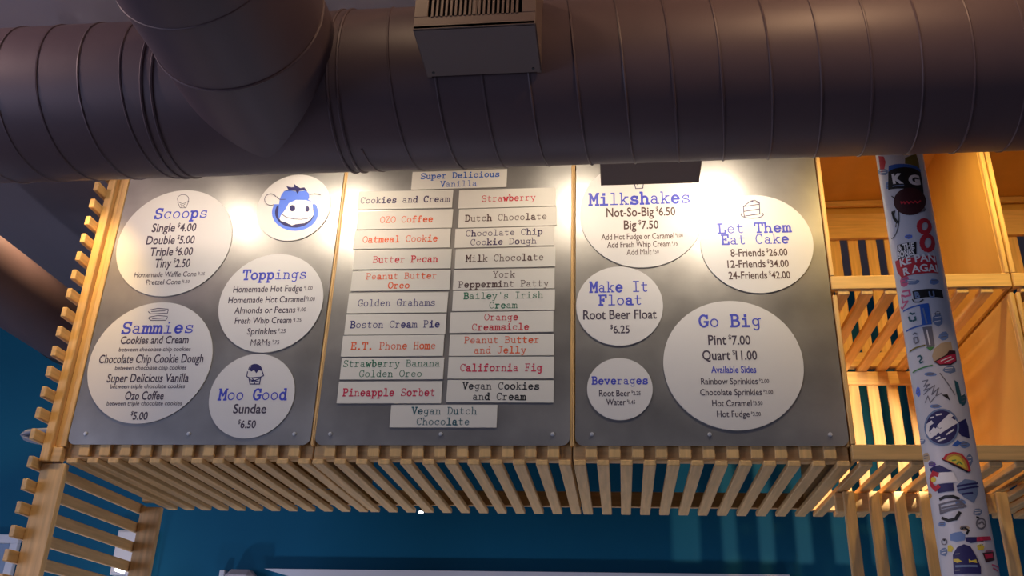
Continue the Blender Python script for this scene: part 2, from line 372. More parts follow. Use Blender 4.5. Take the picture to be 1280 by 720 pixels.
class Flat:
    """flat inked shapes gathered in 2-D; laid on a plane or wrapped on a pole when finished"""
    def __init__(s): s.v = []; s.f = []
    def poly(s, pts):
        n = len(s.v); s.v += [tuple(p) for p in pts]; s.f.append(tuple(range(n, n+len(pts)))); return s
    def stroke(s, pts, t):
        for (ax, ay), (bx, by) in zip(pts, pts[1:]):
            dx, dy = bx-ax, by-ay; L = math.hypot(dx, dy)
            if L < 1e-9: continue
            dx /= L; dy /= L; e = t*.32; nx, ny = -dy*t/2, dx*t/2
            ax2, ay2, bx2, by2 = ax-dx*e, ay-dy*e, bx+dx*e, by+dy*e
            s.poly([(ax2-nx, ay2-ny), (bx2-nx, by2-ny), (bx2+nx, by2+ny), (ax2+nx, ay2+ny)])
        return s
    def typed(s, text, x0, x1, zb, cap, w=.10):
        """typewriter lettering; letters between asterisks are struck harder"""
        n = len(text.replace('*', '')); adv = (x1-x0)/n; i = 0; hard = False
        for ch in text:
            if ch == '*': hard = not hard; continue
            tk = cap*(w*1.55 if hard else w*.9)
            for pl in G.get(ch, []):
                s.stroke([(x0+(i+.03+.94*px)*adv, zb+py*cap) for px, py in pl], tk*(1.45 if ch == '.' or (ch in 'ij' and len(pl) == 2 and pl[0][1] == .93) else 1))
            i += 1
        return s
    def sans(s, text, x0, x1, zb, cap, bold=.012, small=False):
        """condensed sans lettering, a '$' set small and raised, fitted between x0 and x1"""
        runs = []; i = 0
        for part in text.split('$'):
            if i: runs.append(('$', .36, .5) if small else ('$', .5, .5))
            if part: runs.append((part, 1.0 if i == 0 else .62 if small else .92, .16 if small and i else 0))
            i += 1
        X = 0; polys = []
        for body, sc, up in runs:
            vs, fs, wd_ = glyphs(body, bold)
            polys += [[(X+vs[j][0]*sc, up+vs[j][1]*sc) for j in f] for f in fs]; X += wd_*sc+.05
            if body.endswith(' '): X += .22
        xs = [p[0] for q in polys for p in q]; a, b = min(xs), max(xs); kx = (x1-x0)/(b-a)
        for q in polys: s.poly([(x0+(p[0]-a)*kx, zb+p[1]*cap) for p in q])
        return s
    def plane(s, name, m, parent, y):
        off = parent.location
        me = bpy.data.meshes.new(name); idx = []; c_ = 0
        for f in s.f: idx.append(tuple(range(c_, c_+len(f)))); c_ += len(f)
        me.from_pydata([(s.v[i][0]-off.x, y-off.y-(n % 9)*1.6e-5, s.v[i][1]-off.z) for n, f in enumerate(s.f) for i in f], [], idx); me.update()
        o = put(name, me, m, parent); fix(o); return o
def fix(o):
    b = bmesh.new(); b.from_mesh(o.data)
    for f in b.faces:
        if f.normal.y > 0: f.normal_flip()
    b.to_mesh(o.data); b.free()
_gc = {}
def glyphs(body, bold=.012):
    key = (body, bold)
    if key in _gc: return _gc[key]
    c = bpy.data.curves.new('t', 'FONT'); c.body = body; c.size = 1; c.resolution_u = 3; c.fill_mode = 'FRONT'; c.offset = bold
    o = bpy.data.objects.new('t', c); COL.objects.link(o)
    me = o.to_mesh(); 
    vs = [(v.co.x, v.co.y) for v in me.vertices]; fs = [tuple(p.vertices) for p in me.polygons]
    o.to_mesh_clear(); bpy.data.objects.remove(o); bpy.data.curves.remove(c)
    CAPH = .729
    x0 = min(v[0] for v in vs) if vs else 0
    vs = [((x-x0)/CAPH, y/CAPH) for x, y in vs]; w = max((v[0] for v in vs), default=.3)
    _gc[key] = (vs, fs, w); return _gc[key]

# ------------------------------------------------------------------ menu panels
def rounded(x0, x1, z0, z1, r, n=6):
    p = []
    for cx, cz, a in ((x1-r, z1-r, 0), (x0+r, z1-r, 90), (x0+r, z0+r, 180), (x1-r, z0+r, 270)):
        p += arc(cx, cz, r, r, a, a+90, n)
    return p
def slab(name, outline, y0, y1, m, parent, off, bev=.0008):
    b = bmesh.new(); vs = [b.verts.new((x-off.x, y0-off.y, z-off.z)) for x, z in outline]; f = b.faces.new(vs)
    r = bmesh.ops.extrude_face_region(b, geom=[f]); bmesh.ops.translate(b, vec=(0, y1-y0, 0), verts=[v for v in r['geom'] if isinstance(v, bmesh.types.BMVert)])
    bmesh.ops.recalc_face_normals(b, faces=b.faces)
    me = bpy.data.meshes.new(name); b.to_mesh(me); b.free(); return put(name, me, m, parent)
PANELS = [(-.003, .906, 'left grey metal menu panel carrying five white discs', (.06, .453, .845)),
          (.923, 1.8205, 'middle grey metal panel covered in flavour cards', (.976, 1.372, 1.762)),
          (1.839, 2.742, 'right grey metal menu panel carrying five white discs with the milkshake list', (1.896, 2.291, 2.684))]
for x0, x1, lb, sx in PANELS:
    t = thing('menu_board', lb, 'menu board', ((x0+x1)/2, 0, 2.44), 'metal menu panels')
    slab('sheet', rounded(x0, x1, 2.4385, 3.655, .028), 0, .003, ZINC, t, t.location)
    for x in sx:
        for z in (2.478, 3.615):
            b = MB(); b.cyl((x, -.004, z), (x, .001, z), .0065, 14, .0075); b.cyl((x, -.0065, z), (x, -.004, z), .004, 6)
            b.done('screw', STEEL, t, False, t.location)

def seg(px0, px1, pyc, hp):
    """pixel extents of a line of lettering -> x0, x1, baseline z, cap height on the panel"""
    a, b = at(px0, pyc), at(px1, pyc); xm = (px0+px1)/2; top, bot = at(xm, pyc-hp/2), at(xm, pyc+hp/2)
    return a.x, b.x, bot.z, top.z-bot.z
def disc(c, r, label, lines, drawing=None):
    """lines: (style, text, px0, px1, py centre, cap px, ink)"""
    t = thing('menu_disc', label, 'sign', (c[0], -.004, c[1]), 'round white menu signs')
    slab('plate', arc(c[0], c[1], r, r, 0, 360, 96)[:-1], -.004, -.0002, DISC, t, t.location)
    for st, tx, a, b, yc, hp, ik in lines:
        F = Flat(); x0, x1, zb, cap = seg(a, b, yc, hp)
        if st == 'T': F.typed(tx, x0, x1, zb, cap, .115)
        else: F.sans(tx, x0, x1, zb, cap*1.1, 0 if 'M' in tx else .016 if hp > 7.5 else .009, hp <= 7.5)
        F.plane('heading_lettering' if st == 'T' else 'price_lettering', ink(ik), t, -.0045)
    if drawing: drawing(t)
    return t
def sketch(t, strokes, wpx, ik, fills=(), name='drawing', y=-.0046):
    F = Flat(); w = wpx*.0030
    for st in strokes: F.stroke([(at(*p).x, at(*p).z) for p in st], w)
    for f in fills: F.poly([(at(*p).x, at(*p).z) for p in f])
    return F.plane(name, ink(ik), t, y)
def circ(cx, cy, rx, ry, a0=0, a1=360, n=16): return arc(cx, cy, rx, ry, a0, a1, n)

def d_scoop(t):
    sketch(t, [circ(229.5, 249.5, 7, 5.5, 150, 390), [(222.5, 253), (226, 260.5), (233, 260.5), (236.5, 252)], [(223, 253), (229, 255.5), (236, 252.5)], [(226, 256), (232, 260)], [(232, 255.5), (227, 260)]], .9, 'grey')
disc((.247, .8197+2.4397), .237, 'large white disc headed Scoops at the top left of the left panel', [
    ('T', '*S*coo*p*s', 194, 261, 267, 12, 'blue'), ('S', 'Single $4.00', 191, 246, 285, 10, 'dark'), ('S', 'Double $5.00', 184, 244, 300.5, 10, 'dark'),
    ('S', 'Triple $6.00', 188.5, 241.7, 315, 10, 'dark'), ('S', 'Tiny $2.50', 194.4, 238.3, 329.5, 10.5, 'dark'),
    ('S', 'Homemade Waffle Cone $1.25', 169, 256.4, 343.5, 6, 'dark'), ('S', 'Pretzel Cone $1.50', 183.6, 237.5, 353, 6, 'dark')], d_scoop)

def d_cow(t):
    def P(l): return [(330+x/10.59, 222+y/10.59) for x, y in l]
    def cres(cx, cy, rx, ry): return P([(cx+rx*math.cos(a), cy+ry*math.sin(a)) for a in [math.radians(-28+i*(180+56)/30) for i in range(31)]])
    y = -.0046
    sketch(t, [], 1, 'sky', [cres(415, 472, 306, 240)], 'emblem_ring', y)
    sketch(t, [], 1, 'indigo', [cres(410, 470, 258, 200)], 'emblem_crescent', y-.0004)  # dark navy crescent printed inside the blue ring
    sketch(t, [], 1, 'sky', [P([(215, 290), (235, 240), (270, 190), (330, 172), (440, 196), (560, 178), (598, 220), (604, 270), (590, 300), (640, 330), (650, 420), (420, 470), (300, 440), (240, 500), (205, 560), (190, 500), (200, 400)])], 'emblem_head', y-.0008)
    sketch(t, [], 1, 'indigo', [P([(262, 188), (330, 172), (302, 124), (370, 138), (408, 134), (404, 92), (450, 128), (488, 148), (540, 138), (580, 190), (520, 172), (470, 185), (448, 224), (425, 180), (360, 180)])], 'emblem_hair', y-.0012)
    sketch(t, [], 1, 'white', [P([(212, 555), (230, 510), (290, 430), (335, 350), (430, 305), (560, 308), (640, 335), (655, 420), (662, 500), (620, 565), (540, 612), (430, 625), (375, 642), (300, 605), (230, 582)])], 'emblem_muzzle', y-.0012)
    sketch(t, [P([(250, 498), (300, 535), (400, 558), (500, 562), (580, 552), (625, 530)])], 1.0, 'indigo', [P(circ(382, 415, 38, 42)), P(circ(580, 425, 26, 38))], 'emblem_face', y-.0016)
    sketch(t, [P(circ(95, 300, 80, 76, 60, 330)), P([(180, 265), (215, 300)]), P([(610, 235), (680, 222), (755, 240)]), P([(220, 300), (290, 298)])], .8, 'plum', [], 'emblem_ears', y-.0016)
disc((.718, .963+2.4397), .151, 'white disc with the blue cow head logo at the top of the left panel', [], d_cow)

disc((.684, .551+2.4397), .204, 'white disc headed Toppings on the left panel below the cow', [
    ('T', '*Topp*ings', 304, 384.5, 343.5, 11.5, 'blue'), ('S', 'Homemade Hot Fudge $1.00', 292.5, 391, 361.5, 7.5, 'dark'), ('S', 'Homemade Hot Caramel $1.00', 286.4, 394, 375, 7.5, 'dark'),
    ('S', 'Almonds or Pecans $1.00', 294, 382.8, 388, 7.5, 'dark'), ('S', 'Fresh Whip Cream $1.25', 294.5, 377, 401, 7.5, 'dark'),
    ('S', 'Sprinkles $.25', 309.8, 357.5, 414.5, 7.5, 'dark'), ('S', 'M&Ms $.75', 314, 349.6, 428.5, 7.5, 'dark')])
def d_sand(t):
    sketch(t, [[(188, 388), (198, 386), (211, 387)], [(186, 390), (189, 393), (210, 392), (211, 388)], [(187, 397), (198, 395), (210, 396)], [(186, 398), (189, 401), (208, 401), (210, 397)], [(190, 390), (207, 389)], [(191, 399), (206, 398)]], .9, 'plum')
disc((.25, .316+2.4397), .241, 'large white disc headed Sammies at the lower left of the left panel', [
    ('T', '*S*a*mm*i*e*s', 153, 244, 410, 13.5, 'blue'), ('S', 'Cookies and Cream', 151.8, 236.5, 425.5, 9, 'dark'), ('S', 'between chocolate chip cookies', 149.7, 239, 437, 5, 'dark'),
    ('S', 'Chocolate Chip Cookie Dough', 125, 255, 449, 10, 'dark'), ('S', 'between chocolate chip cookies', 144.8, 233.7, 460, 5, 'dark'),
    ('S', 'Super Delicious Vanilla', 135, 236.8, 473, 10, 'dark'), ('S', 'between triple chocolate cookies', 138.7, 231.9, 483.3, 5, 'dark'),
    ('S', 'Ozo Coffee', 157.3, 205.6, 495, 10, 'dark'), ('S', 'between triple chocolate cookies', 134.4, 228.2, 504.6, 5, 'dark'), ('S', '$5.00', 164, 185.4, 520, 10, 'dark')], d_sand)
def d_sundae(t):
    sketch(t, [[(310, 465), (309, 471), (312, 473), (326, 472), (330, 470), (328, 464)], [(311.5, 472), (313, 480.5), (325, 480.5), (326.5, 472)], [(312, 475), (325, 478)], [(316, 473), (319, 480)], [(325, 474), (313, 478)], circ(319.5, 463, 8, 7, 180, 360)], 1.2, 'indigo',
           [[(312, 463), (315, 457.5), (320, 455.4), (326, 458), (327.5, 464), (324, 463), (321, 467), (318, 463), (315, 465)]])
disc((.667, .181+2.4397), .16, 'white disc headed Moo Good at the lower right of the left panel', [
    ('T', '*M*oo *G*oo*d*', 274, 360, 493.5, 13, 'blue'), ('S', 'Sundae', 292.4, 333.7, 511.5, 11, 'dark'), ('S', '$6.50', 298, 320.5, 530.5, 10, 'dark')], d_sundae)
def d_cup(t):
    sketch(t, [[(791, 222), (794.5, 236.5), (803.5, 236), (805, 221)], [(796, 224), (797, 232)], [(790, 222), (806, 221)], [(798, 222), (800, 215)]], 1.1, 'plum')
disc((2.087, .900+2.4397), .2335, 'white disc headed Milkshakes, partly covered by the dark register box', [
    ('T', '*Mi*lk*sh*ak*e*s', 736, 863.5, 248.5, 14, 'blue'), ('S', 'Not-So-Big $6.50', 757.9, 844, 265.5, 10.5, 'brown'), ('S', 'Big $7.50', 779.7, 823, 281.5, 10.5, 'brown'),
    ('S', 'Add Hot Fudge or Caramel $1.00', 751.6, 853.6, 296, 7, 'brown'), ('S', 'Add Fresh Whip Cream $.75', 759, 847, 306, 7, 'brown'), ('S', 'Add Malt $.50', 783.3, 823.5, 315.5, 7, 'brown')], d_cup)
def d_cake(t):
    sketch(t, [[(929, 259), (938, 252), (949, 254.5), (949.5, 268)], [(929, 259), (949, 256)], [(929, 259), (930, 271), (949, 268)], [(930, 265), (949, 262)], circ(940, 269, 14, 4.5, -20, 200), [(938, 252), (943, 251), (949, 254)]], 1.1, 'plum')
disc((2.5, .758+2.4397), .202, 'white disc headed Let Them Eat Cake at the upper right of the right panel', [
    ('T', '*L*et *Them*', 896, 989, 285.5, 11.5, 'blue'), ('T', '*E*at Cak*e*', 901, 986.5, 299.5, 11.5, 'blue'), ('S', '8-Friends $26.00', 913, 984, 316.3, 9, 'brown'),
    ('S', '12-Friends $34.00', 909, 985.6, 330.3, 9, 'brown'), ('S', '24-Friends $42.00', 910.4, 987.5, 344.5, 9, 'brown')], d_cake)
disc((1.997, .516+2.4397), .156, 'white disc headed Make It Float at the left of the right panel', [
    ('T', '*M*ak*e* It', 737, 811, 359, 12.5, 'blue'), ('T', '*F*lo*a*t', 748, 803.5, 375.5, 12, 'blue'), ('S', 'Root Beer Float', 729, 820.7, 393.8, 11, 'dark'), ('S', '$6.25', 763, 787, 412, 10, 'dark')])
disc((2.384, .289+2.4397), .238, 'largest white disc headed Go Big on the right panel', [
    ('T', '*G*o *Bi*g', 873, 951.5, 401.5, 14, 'blue'), ('S', 'Pint $7.00', 885, 937.7, 425.5, 11.5, 'dark'), ('S', 'Quart $11.00', 877.7, 946, 444.5, 11.5, 'dark'),
    ('S', 'Available Sides', 888.7, 945, 462.5, 8, 'blue'), ('S', 'Rainbow Sprinkles $2.00', 876, 961, 477, 7.5, 'dark'), ('S', 'Chocolate Sprinkles $2.00', 875, 966, 490.7, 7.5, 'dark'),
    ('S', 'Hot Caramel $3.50', 890, 953, 504.5, 7.5, 'dark'), ('S', 'Hot Fudge $3.50', 896, 950.7, 518, 7.5, 'dark')])
disc((1.993, .2+2.4397), .113, 'small white disc headed Beverages at the lower left of the right panel', [
    ('T', '*Beve*rag*es*', 739.5, 810.5, 476, 9, 'blue'), ('S', 'Root Beer $2.25', 749, 800.7, 492, 7.5, 'dark'), ('S', 'Water $1.45', 757.7, 794, 503, 7.5, 'dark')])

# flavour cards: centre pixel, ink, lines with the pixel extents of each
CW, CH = .379, .0815
def card(cx, cyc, ik, lines, label, tilt=0):
    c = at(cx, cyc)
    t = thing('flavour_card', label, 'sign', (c.x, -.0032, c.z), 'flavour cards')
    slab('plate', [(c.x-CW/2, c.z-CH/2), (c.x+CW/2, c.z-CH/2), (c.x+CW/2, c.z+CH/2), (c.x-CW/2, c.z+CH/2)], -.0032, -.0002, CARD, t, t.location)
    n = len(lines); cap = .0265 if n == 1 else .0245
    for i, (tx, xm) in enumerate(lines):
        F = Flat(); L = len(tx.replace('*', '')); adv = .0212; m = at(xm, cyc).x
        zb = c.z-cap/2 if n == 1 else c.z+(.0075 if i == 0 else -.0315)
        F.typed(tx, m-L*adv/2, m+L*adv/2, zb, cap, .11)
        F.plane('lettering', ink(ik), t, -.0037)
    t.rotation_euler = (0, math.radians(tilt), 0)
card(573.9, 224.8, 'royal', [('*Super Delicious*', 575), ('*V*anilla', 574)], 'cream flavour card lettered Super Delicious Vanilla, topmost on the panel')
card(506.5, 250, 'plum', [('Cook*ies* an*d* *C*r*e*am', 506.5)], 'cream flavour card lettered Cookies and Cream, first of the left column', .5)
card(505.8, 274.7, 'orange', [('OZO Co*ffee*', 508.5)], 'cream flavour card with orange coffee lettering, second of the left column', .3)
card(502.3, 299, 'orange', [('O*atmeal* Cook*ie*', 500.5)], 'cream flavour card lettered Oatmeal Cookie, third of the left column', .2)
card(502.8, 324.5, 'red', [('B*u*tt*e*r *P*e*can*', 507)], 'cream flavour card lettered Butter Pecan, fourth of the left column', .4)
card(500.8, 351.2, 'orange', [('Pe*a*n*u*t But*te*r', 501.5), ('*Oreo*', 499.5)], 'cream flavour card with two orange lines, fifth of the left column', .2)
card(497, 378.7, 'navy', [('Golden Grahams', 496)], 'cream flavour card with dark blue cereal lettering, sixth of the left column', .3)
card(494.3, 405.7, 'navy', [('*B*oston Cr*ea*m P*ie*', 494)], 'cream flavour card lettered Boston Cream Pie, seventh of the left column', .2)
card(490.8, 432.5, 'orange', [('*E.T.* Phon*e* H*om*e', 492)], 'cream flavour card with red-orange lettering, eighth of the left column', .1)
card(490, 461, 'green', [('Stra*wbe*rry Banana', 489), ('Golden Oreo', 489)], 'cream flavour card with two green lines, ninth of the left column', .1)
card(487, 490.7, 'crimson', [('*Pi*n*eapple* S*or*b*e*t', 486.5)], 'cream flavour card lettered Pineapple Sorbet, last of the left column', .1)
card(633.8, 248, 'red', [('Stra*wbe*rry', 635.8)], 'cream flavour card lettered Strawberry, first of the right column', -.2)
card(634.3, 272, 'brown', [('*D*utc*h* Choco*la*te', 632.5)], 'cream flavour card lettered Dutch Chocolate, second of the right column', -.2)
card(630.3, 296.7, 'plum', [('C*h*ocolate C*hip*', 630), ('Coo*kie* D*o*ugh', 629.5)], 'cream flavour card lettered Chocolate Chip Cookie Dough, third of the right column', -.3)
card(631.3, 322.6, 'brown', [('*M*i*l*k Choco*la*te', 631)], 'cream flavour card lettered Milk Chocolate, fourth of the right column', -.2)
card(629.6, 349.3, 'brown', [('York', 630), ('P*eppermi*nt Patty', 629.5)], 'cream flavour card with Peppermint Patty in brown, fifth of the right column', 0)
card(629.3, 375.7, 'green', [("*B*ail*e*y's Irish", 629), ('C*re*am', 629.5)], 'cream flavour card with green Irish Cream lettering, sixth of the right column', 0)
card(626.8, 402.8, 'red', [('Orang*e*', 626.5), ('C*reamsi*c*le*', 626)], 'cream flavour card lettered Orange Creamsicle, seventh of the right column', 0)
card(626.8, 431.5, 'orange', [('Peanut Bu*tte*r', 627), ('and J*ell*y', 625.5)], 'cream flavour card lettered Peanut Butter and Jelly, eighth of the right column', .1)
card(625.8, 459.8, 'crimson', [('C*alifo*rn*i*a F*ig*', 626.5)], 'cream flavour card lettered California Fig, ninth of the right column', .2)
card(625, 489.3, 'black', [('*Ve*gan C*oo*k*ies*', 626), ('an*d* Cr*eam*', 624.5)], 'cream flavour card lettered Vegan Cookies and Cream, last of the right column', .5)
card(554.3, 520.5, 'teal', [('*Ve*gan D*u*tch', 555), ('Choco*la*te', 554.5)], 'cream flavour card lettered Vegan Dutch Chocolate, lowest on the panel', .1)

# ------------------------------------------------------------------ sticker pole
PX, PY, PR = 2.88, -.50, .068
pole = thing('steel_pole', 'round white steel pole plastered with colourful stickers in front of the open crate', 'pole', (PX, PY, 0))
k = Kid(pole)
mb = MB(); mb.cyl((PX, PY, .012), (PX, PY, ZC-.002), PR, 96); k('shaft', mb, POLE, True)
k('base_plate', MB().box(PX-.11, PX+.11, PY-.11, PY+.11, 0, .012), POLE)
TC = math.atan2(CAM.y-PY, CAM.x-PX)
def hit(px, py):
    """pixel -> (arc length right of the line facing the viewer, height) on the pole"""
    d = ray(px, py); ox, oy = CAM.x-PX, CAM.y-PY
    a = d.x*d.x+d.y*d.y; b = ox*d.x+oy*d.y; c = ox*ox+oy*oy-PR*PR; q = b*b-a*c
    s = (-b-math.sqrt(q))/a if q > 0 else -b/a
    x, y, z = ox+d.x*s, oy+d.y*s, CAM.z+d.z*s
    t = math.atan2(y, x)-TC; t = (t+PI) % (2*PI)-PI
    return t*PR, z
class Sticker:
    def __init__(s, label): s.label = label; s.lay = []
    def poly(s, ik, pts): s.lay.append((ink(ik), [[hit(*p) for p in pts]])); return s
    def line(s, ik, strokes, w):
        F = Flat()
        for st in strokes: F.stroke([hit(*p) for p in st], w*.0026)
        s.lay.append((ink(ik), [[F.v[i] for i in f] for f in F.f])); return s
    def text(s, ik, body, p0, p1, hpx, bold=.03):
        """sans lettering along the baseline p0 -> p1 (pixels)"""
        (u0, z0), (u1, z1) = hit(*p0), hit(*p1); F = Flat().sans(body, 0, 1, 0, 1, bold); cap = hpx*.0026*1.06
        s.lay.append((ink(ik), [[(u0+F.v[i][0]*(u1-u0), z0+F.v[i][0]*(z1-z0)+F.v[i][1]*cap) for i in f] for f in F.f])); return s
    def done(s, lift=0):
        bm = bmesh.new(); mats = []
        for n, (m, polys) in enumerate(s.lay):
            if m not in mats: mats.append(m)
            r = PR+.0006+lift*.0003+n*.0003; b2 = bmesh.new()
            for p in polys:
                try: f = b2.faces.new([b2.verts.new((u, 0, z)) for u, z in p])
                except ValueError: pass
            bmesh.ops.triangulate(b2, faces=b2.faces[:])
            for _ in range(5):
                lng = [e for e in b2.edges if abs(e.verts[0].co.x-e.verts[1].co.x) > .007]
                if not lng: break
                bmesh.ops.subdivide_edges(b2, edges=lng, cuts=1); bmesh.ops.triangulate(b2, faces=b2.faces[:])
            for v in b2.verts:
                t = TC+v.co.x/PR; v.co = Vector((r*math.cos(t), r*math.sin(t), v.co.z))
            for f in b2.faces:
                f.normal_update(); c = f.calc_center_median()
                if f.normal.x*c.x+f.normal.y*c.y < 0: f.normal_flip()
                f.material_index = mats.index(m)
            me = bpy.data.meshes.new('t'); b2.to_mesh(me); b2.free(); bm.from_mesh(me); bpy.data.meshes.remove(me)
        me = bpy.data.meshes.new('sticker'); bm.to_mesh(me); bm.free()
        o = put('sticker', me, mats, pole); o['label'] = s.label
def Z(x0, y0, k): return lambda pts: [(x0+x/k, y0+y/k) for x, y in pts]
q = Z(1090, 190, 8)
Sticker('red teardrop sticker').poly('red', q([(66, 40), (118, 46), (138, 100), (122, 190), (90, 232)])).done()
Sticker('olive patch sticker').poly('olive', q([(330, 62), (440, 20), (466, 100), (476, 175), (400, 130), (330, 118)])).done()
Sticker('black sticker with the letters KG').poly('royal', q([(165, 210), (168, 140), (240, 122), (340, 122), (430, 140), (482, 175), (488, 230)])).poly('black', q([(165, 380), (165, 200), (210, 172), (330, 152), (430, 170), (484, 205), (505, 330), (515, 420)])).text('white', 'K', q([(212, 315)])[0], q([(318, 312)])[0], 12, .06).text('white', 'G', q([(372, 328)])[0], q([(484, 330)])[0], 12, .06).line('steel', [q([(212, 345), (318, 335)])], 1.2).done(1)
Sticker('dark maroon oval sticker').poly('maroon', q(circ(378, 498, 156, 138, 0, 360, 28)[:-1])).line('red', [q([(290, 500), (300, 520), (320, 500), (330, 522), (350, 498), (370, 520), (390, 498), (410, 515), (430, 495), (450, 515), (480, 492)])], 1.4).done(7)
Sticker('white sticker with a leaping black figure in a thin circle').line('black', [[(1107+4*math.cos(a/3), 250) for a in range(1)], circ(1113, 272, 11, 27, -80, 80), [(1115, 265), (1119, 264), (1117, 271), (1121, 276), (1120, 284)]], 1.0).line('black', [[(1116, 266), (1118, 273), (1122, 278)]], 3).done(3)
q = Z(1100, 270, 7.2)
Sticker('bold red figure eight').line('red', [q(circ(400, 95, 48, 56)), q(circ(428, 243, 50, 66))], 5.2).done(2)
Sticker('black lettered box sticker').poly('black', q([(158, 266), (325, 234), (328, 362), (166, 398)])).text('white', '& THE', q([(172, 318)])[0], q([(312, 292)])[0], 7, .04).text('white', 'BONES', q([(170, 382)])[0], q([(314, 354)])[0], 7.5, .04).done(4)
Sticker('red banner sticker with white capitals').poly('red', q([(140, 410), (330, 372), (495, 362), (524, 520), (380, 520), (200, 560), (160, 500)])).text('white', 'KE PAN', q([(190, 458)])[0], q([(498, 420)])[0], 9, .03).text('white', 'R AGAI', q([(220, 538)])[0], q([(515, 508)])[0], 8.5, .03).done(5)
q = Z(1115, 360, 6.55)
Sticker('pink scribbled sticker').line('pink', [q([(90, 30), (140, 20), (150, 60), (110, 70), (80, 60), (90, 120), (130, 110), (90, 170), (75, 160)])], 2.2).done(1)
Sticker('black box sticker with the letters BU').poly('black', q([(168, 28), (405, 18), (420, 86), (180, 96)])).text('steel', 'B', q([(192, 84)])[0], q([(232, 82)])[0], 7, .05).text('steel', 'U', q([(305, 80)])[0], q([(350, 78)])[0], 7, .05).line('black', [q([(170, 96), (185, 118), (225, 118), (255, 98)])], 1.2).done(3)
Sticker('blue and white sticker with a recycling mark').line('royal', [q([(95, 192), (160, 160), (290, 132)]), q([(120, 356), (180, 325), (245, 308)])], 1.8).poly('royal', q([(228, 145), (298, 126), (326, 298), (250, 308)])).line('teal', [q([(150, 205), (170, 215), (185, 208)]), q([(140, 240), (150, 268), (165, 270)]), q([(175, 270), (195, 262), (190, 238)])], 2).line('steel', [q([(255, 170), (285, 290)])], 1.6).done(2)
Sticker('grey and white sticker with a rounded sign').poly('grey', q([(250, 322), (325, 312), (350, 478), (288, 490)])).line('grey', [q([(175, 380), (190, 370), (205, 378)]), q([(185, 450), (180, 410), (210, 405), (218, 445), (195, 455)])], 1.6).line('olive', [q([(150, 522), (200, 490), (270, 470)])], 1.8).line('white', [q([(285, 345), (310, 465)])], 1.4).done(2)
Sticker('white sticker with a teal figure two and green edges').poly('lime', q([(280, 486), (348, 482), (315, 518)])).line('teal', [q([(212, 565), (232, 555), (248, 575), (228, 600), (235, 615), (255, 605)])], 1.6).line('lime', [q([(175, 692), (250, 655), (330, 634)])], 1.4).done(2)
Sticker('cream dome sticker with a dark red wedge').poly('sand', q([(328, 560), (345, 500), (400, 452), (480, 440), (495, 520), (440, 560), (345, 606)])).poly('maroon', q([(343, 605), (440, 548), (465, 512), (515, 515), (525, 600), (480, 632), (390, 636)])).poly('crimson', q([(360, 606), (450, 555), (515, 540), (518, 596), (475, 622), (392, 626)])).line('white', [q([(400, 600), (480, 565)]), q([(430, 612), (500, 580)])], 1.0).done(3)
q = Z(1135, 450, 6)
Sticker('sticker with spiky grey handwriting').line('grey', [q([(110, 160), (150, 150), (120, 200), (165, 180), (120, 230), (170, 210)]), q([(120, 260), (200, 190), (180, 260), (230, 210), (210, 270), (250, 250)]), q([(130, 320), (150, 270), (170, 320), (200, 280)]), q([(240, 100), (300, 180), (350, 260)])], 1.0).poly('black', q([(252, 262), (295, 258), (316, 306)])).done(1)
Sticker('teal sticker on the right side of the pole').poly('teal', q([(345, 150), (375, 170), (395, 260), (412, 330), (385, 330), (360, 240)])).done(1)
Sticker('deep blue sticker on the right side of the pole').poly('indigo', q([(372, 470), (430, 440), (450, 500), (462, 590), (400, 570), (375, 540)])).poly('royal', q([(330, 640), (370, 600), (400, 625), (360, 650)])).done(1)
Sticker('round indigo sticker with white brush script').poly('steel', q(circ(253, 505, 128, 140, 0, 360, 30)[:-1])).poly('indigo', q(circ(253, 505, 114, 126, 0, 360, 30)[:-1])).line('white', [q([(180, 470), (155, 490), (150, 540), (175, 575), (195, 555)]), q([(200, 520), (185, 540), (205, 555), (225, 520)]), q([(235, 500), (320, 415)]), q([(240, 540), (355, 465)]), q([(260, 505), (330, 450)])], 4).line('white', [q([(175, 435), (195, 430)]), q([(215, 415), (250, 408)]), q([(215, 590), (240, 580)]), q([(290, 560), (340, 525)]), q([(230, 610), (280, 590)])], 1.6).done(4)
q = Z(1150, 540, 7.2)
Sticker('half round rainbow sandwich sticker').poly('black', q([(196, 232), (205, 255), (300, 305), (420, 366), (452, 362), (400, 330), (260, 240)])).poly('red', q([(205, 245), (232, 202), (300, 180), (372, 196), (430, 262), (455, 352), (430, 356)])).poly('gold', q([(228, 250), (250, 215), (305, 196), (362, 210), (412, 270), (432, 340), (415, 346)])).poly('yellow', q([(248, 255), (268, 230), (308, 213), (352, 225), (392, 280), (408, 332)])).line('lime', [q([(330, 290), (350, 270), (375, 295)]), q([(290, 260), (320, 255)])], 1.2).done(4)
Sticker('flag sticker with blue bars and a red C').poly('indigo', q([(90, 335), (128, 310), (180, 298), (292, 355), (190, 376), (110, 372)])).poly('white', q([(110, 374), (300, 362), (340, 450), (180, 468), (100, 470)])).poly('indigo', q([(170, 470), (300, 460), (306, 530), (165, 552)])).line('red', [q([(160, 385), (125, 372), (104, 420), (112, 480), (145, 515), (170, 490)])], 4.5).poly('yellow', q(circ(128, 430, 22, 26)[:-1])).done(3)
Sticker('steel blue badge sticker with dark stripes').poly('steel', q([(330, 480), (400, 425), (500, 440), (522, 548), (482, 640), (400, 592), (340, 540)])).line('indigo', [q([(335, 490), (515, 462)]), q([(340, 525), (520, 490)]), q([(380, 560), (470, 548)])], 1.8).done(2)
q = Z(1165, 620, 7.2)
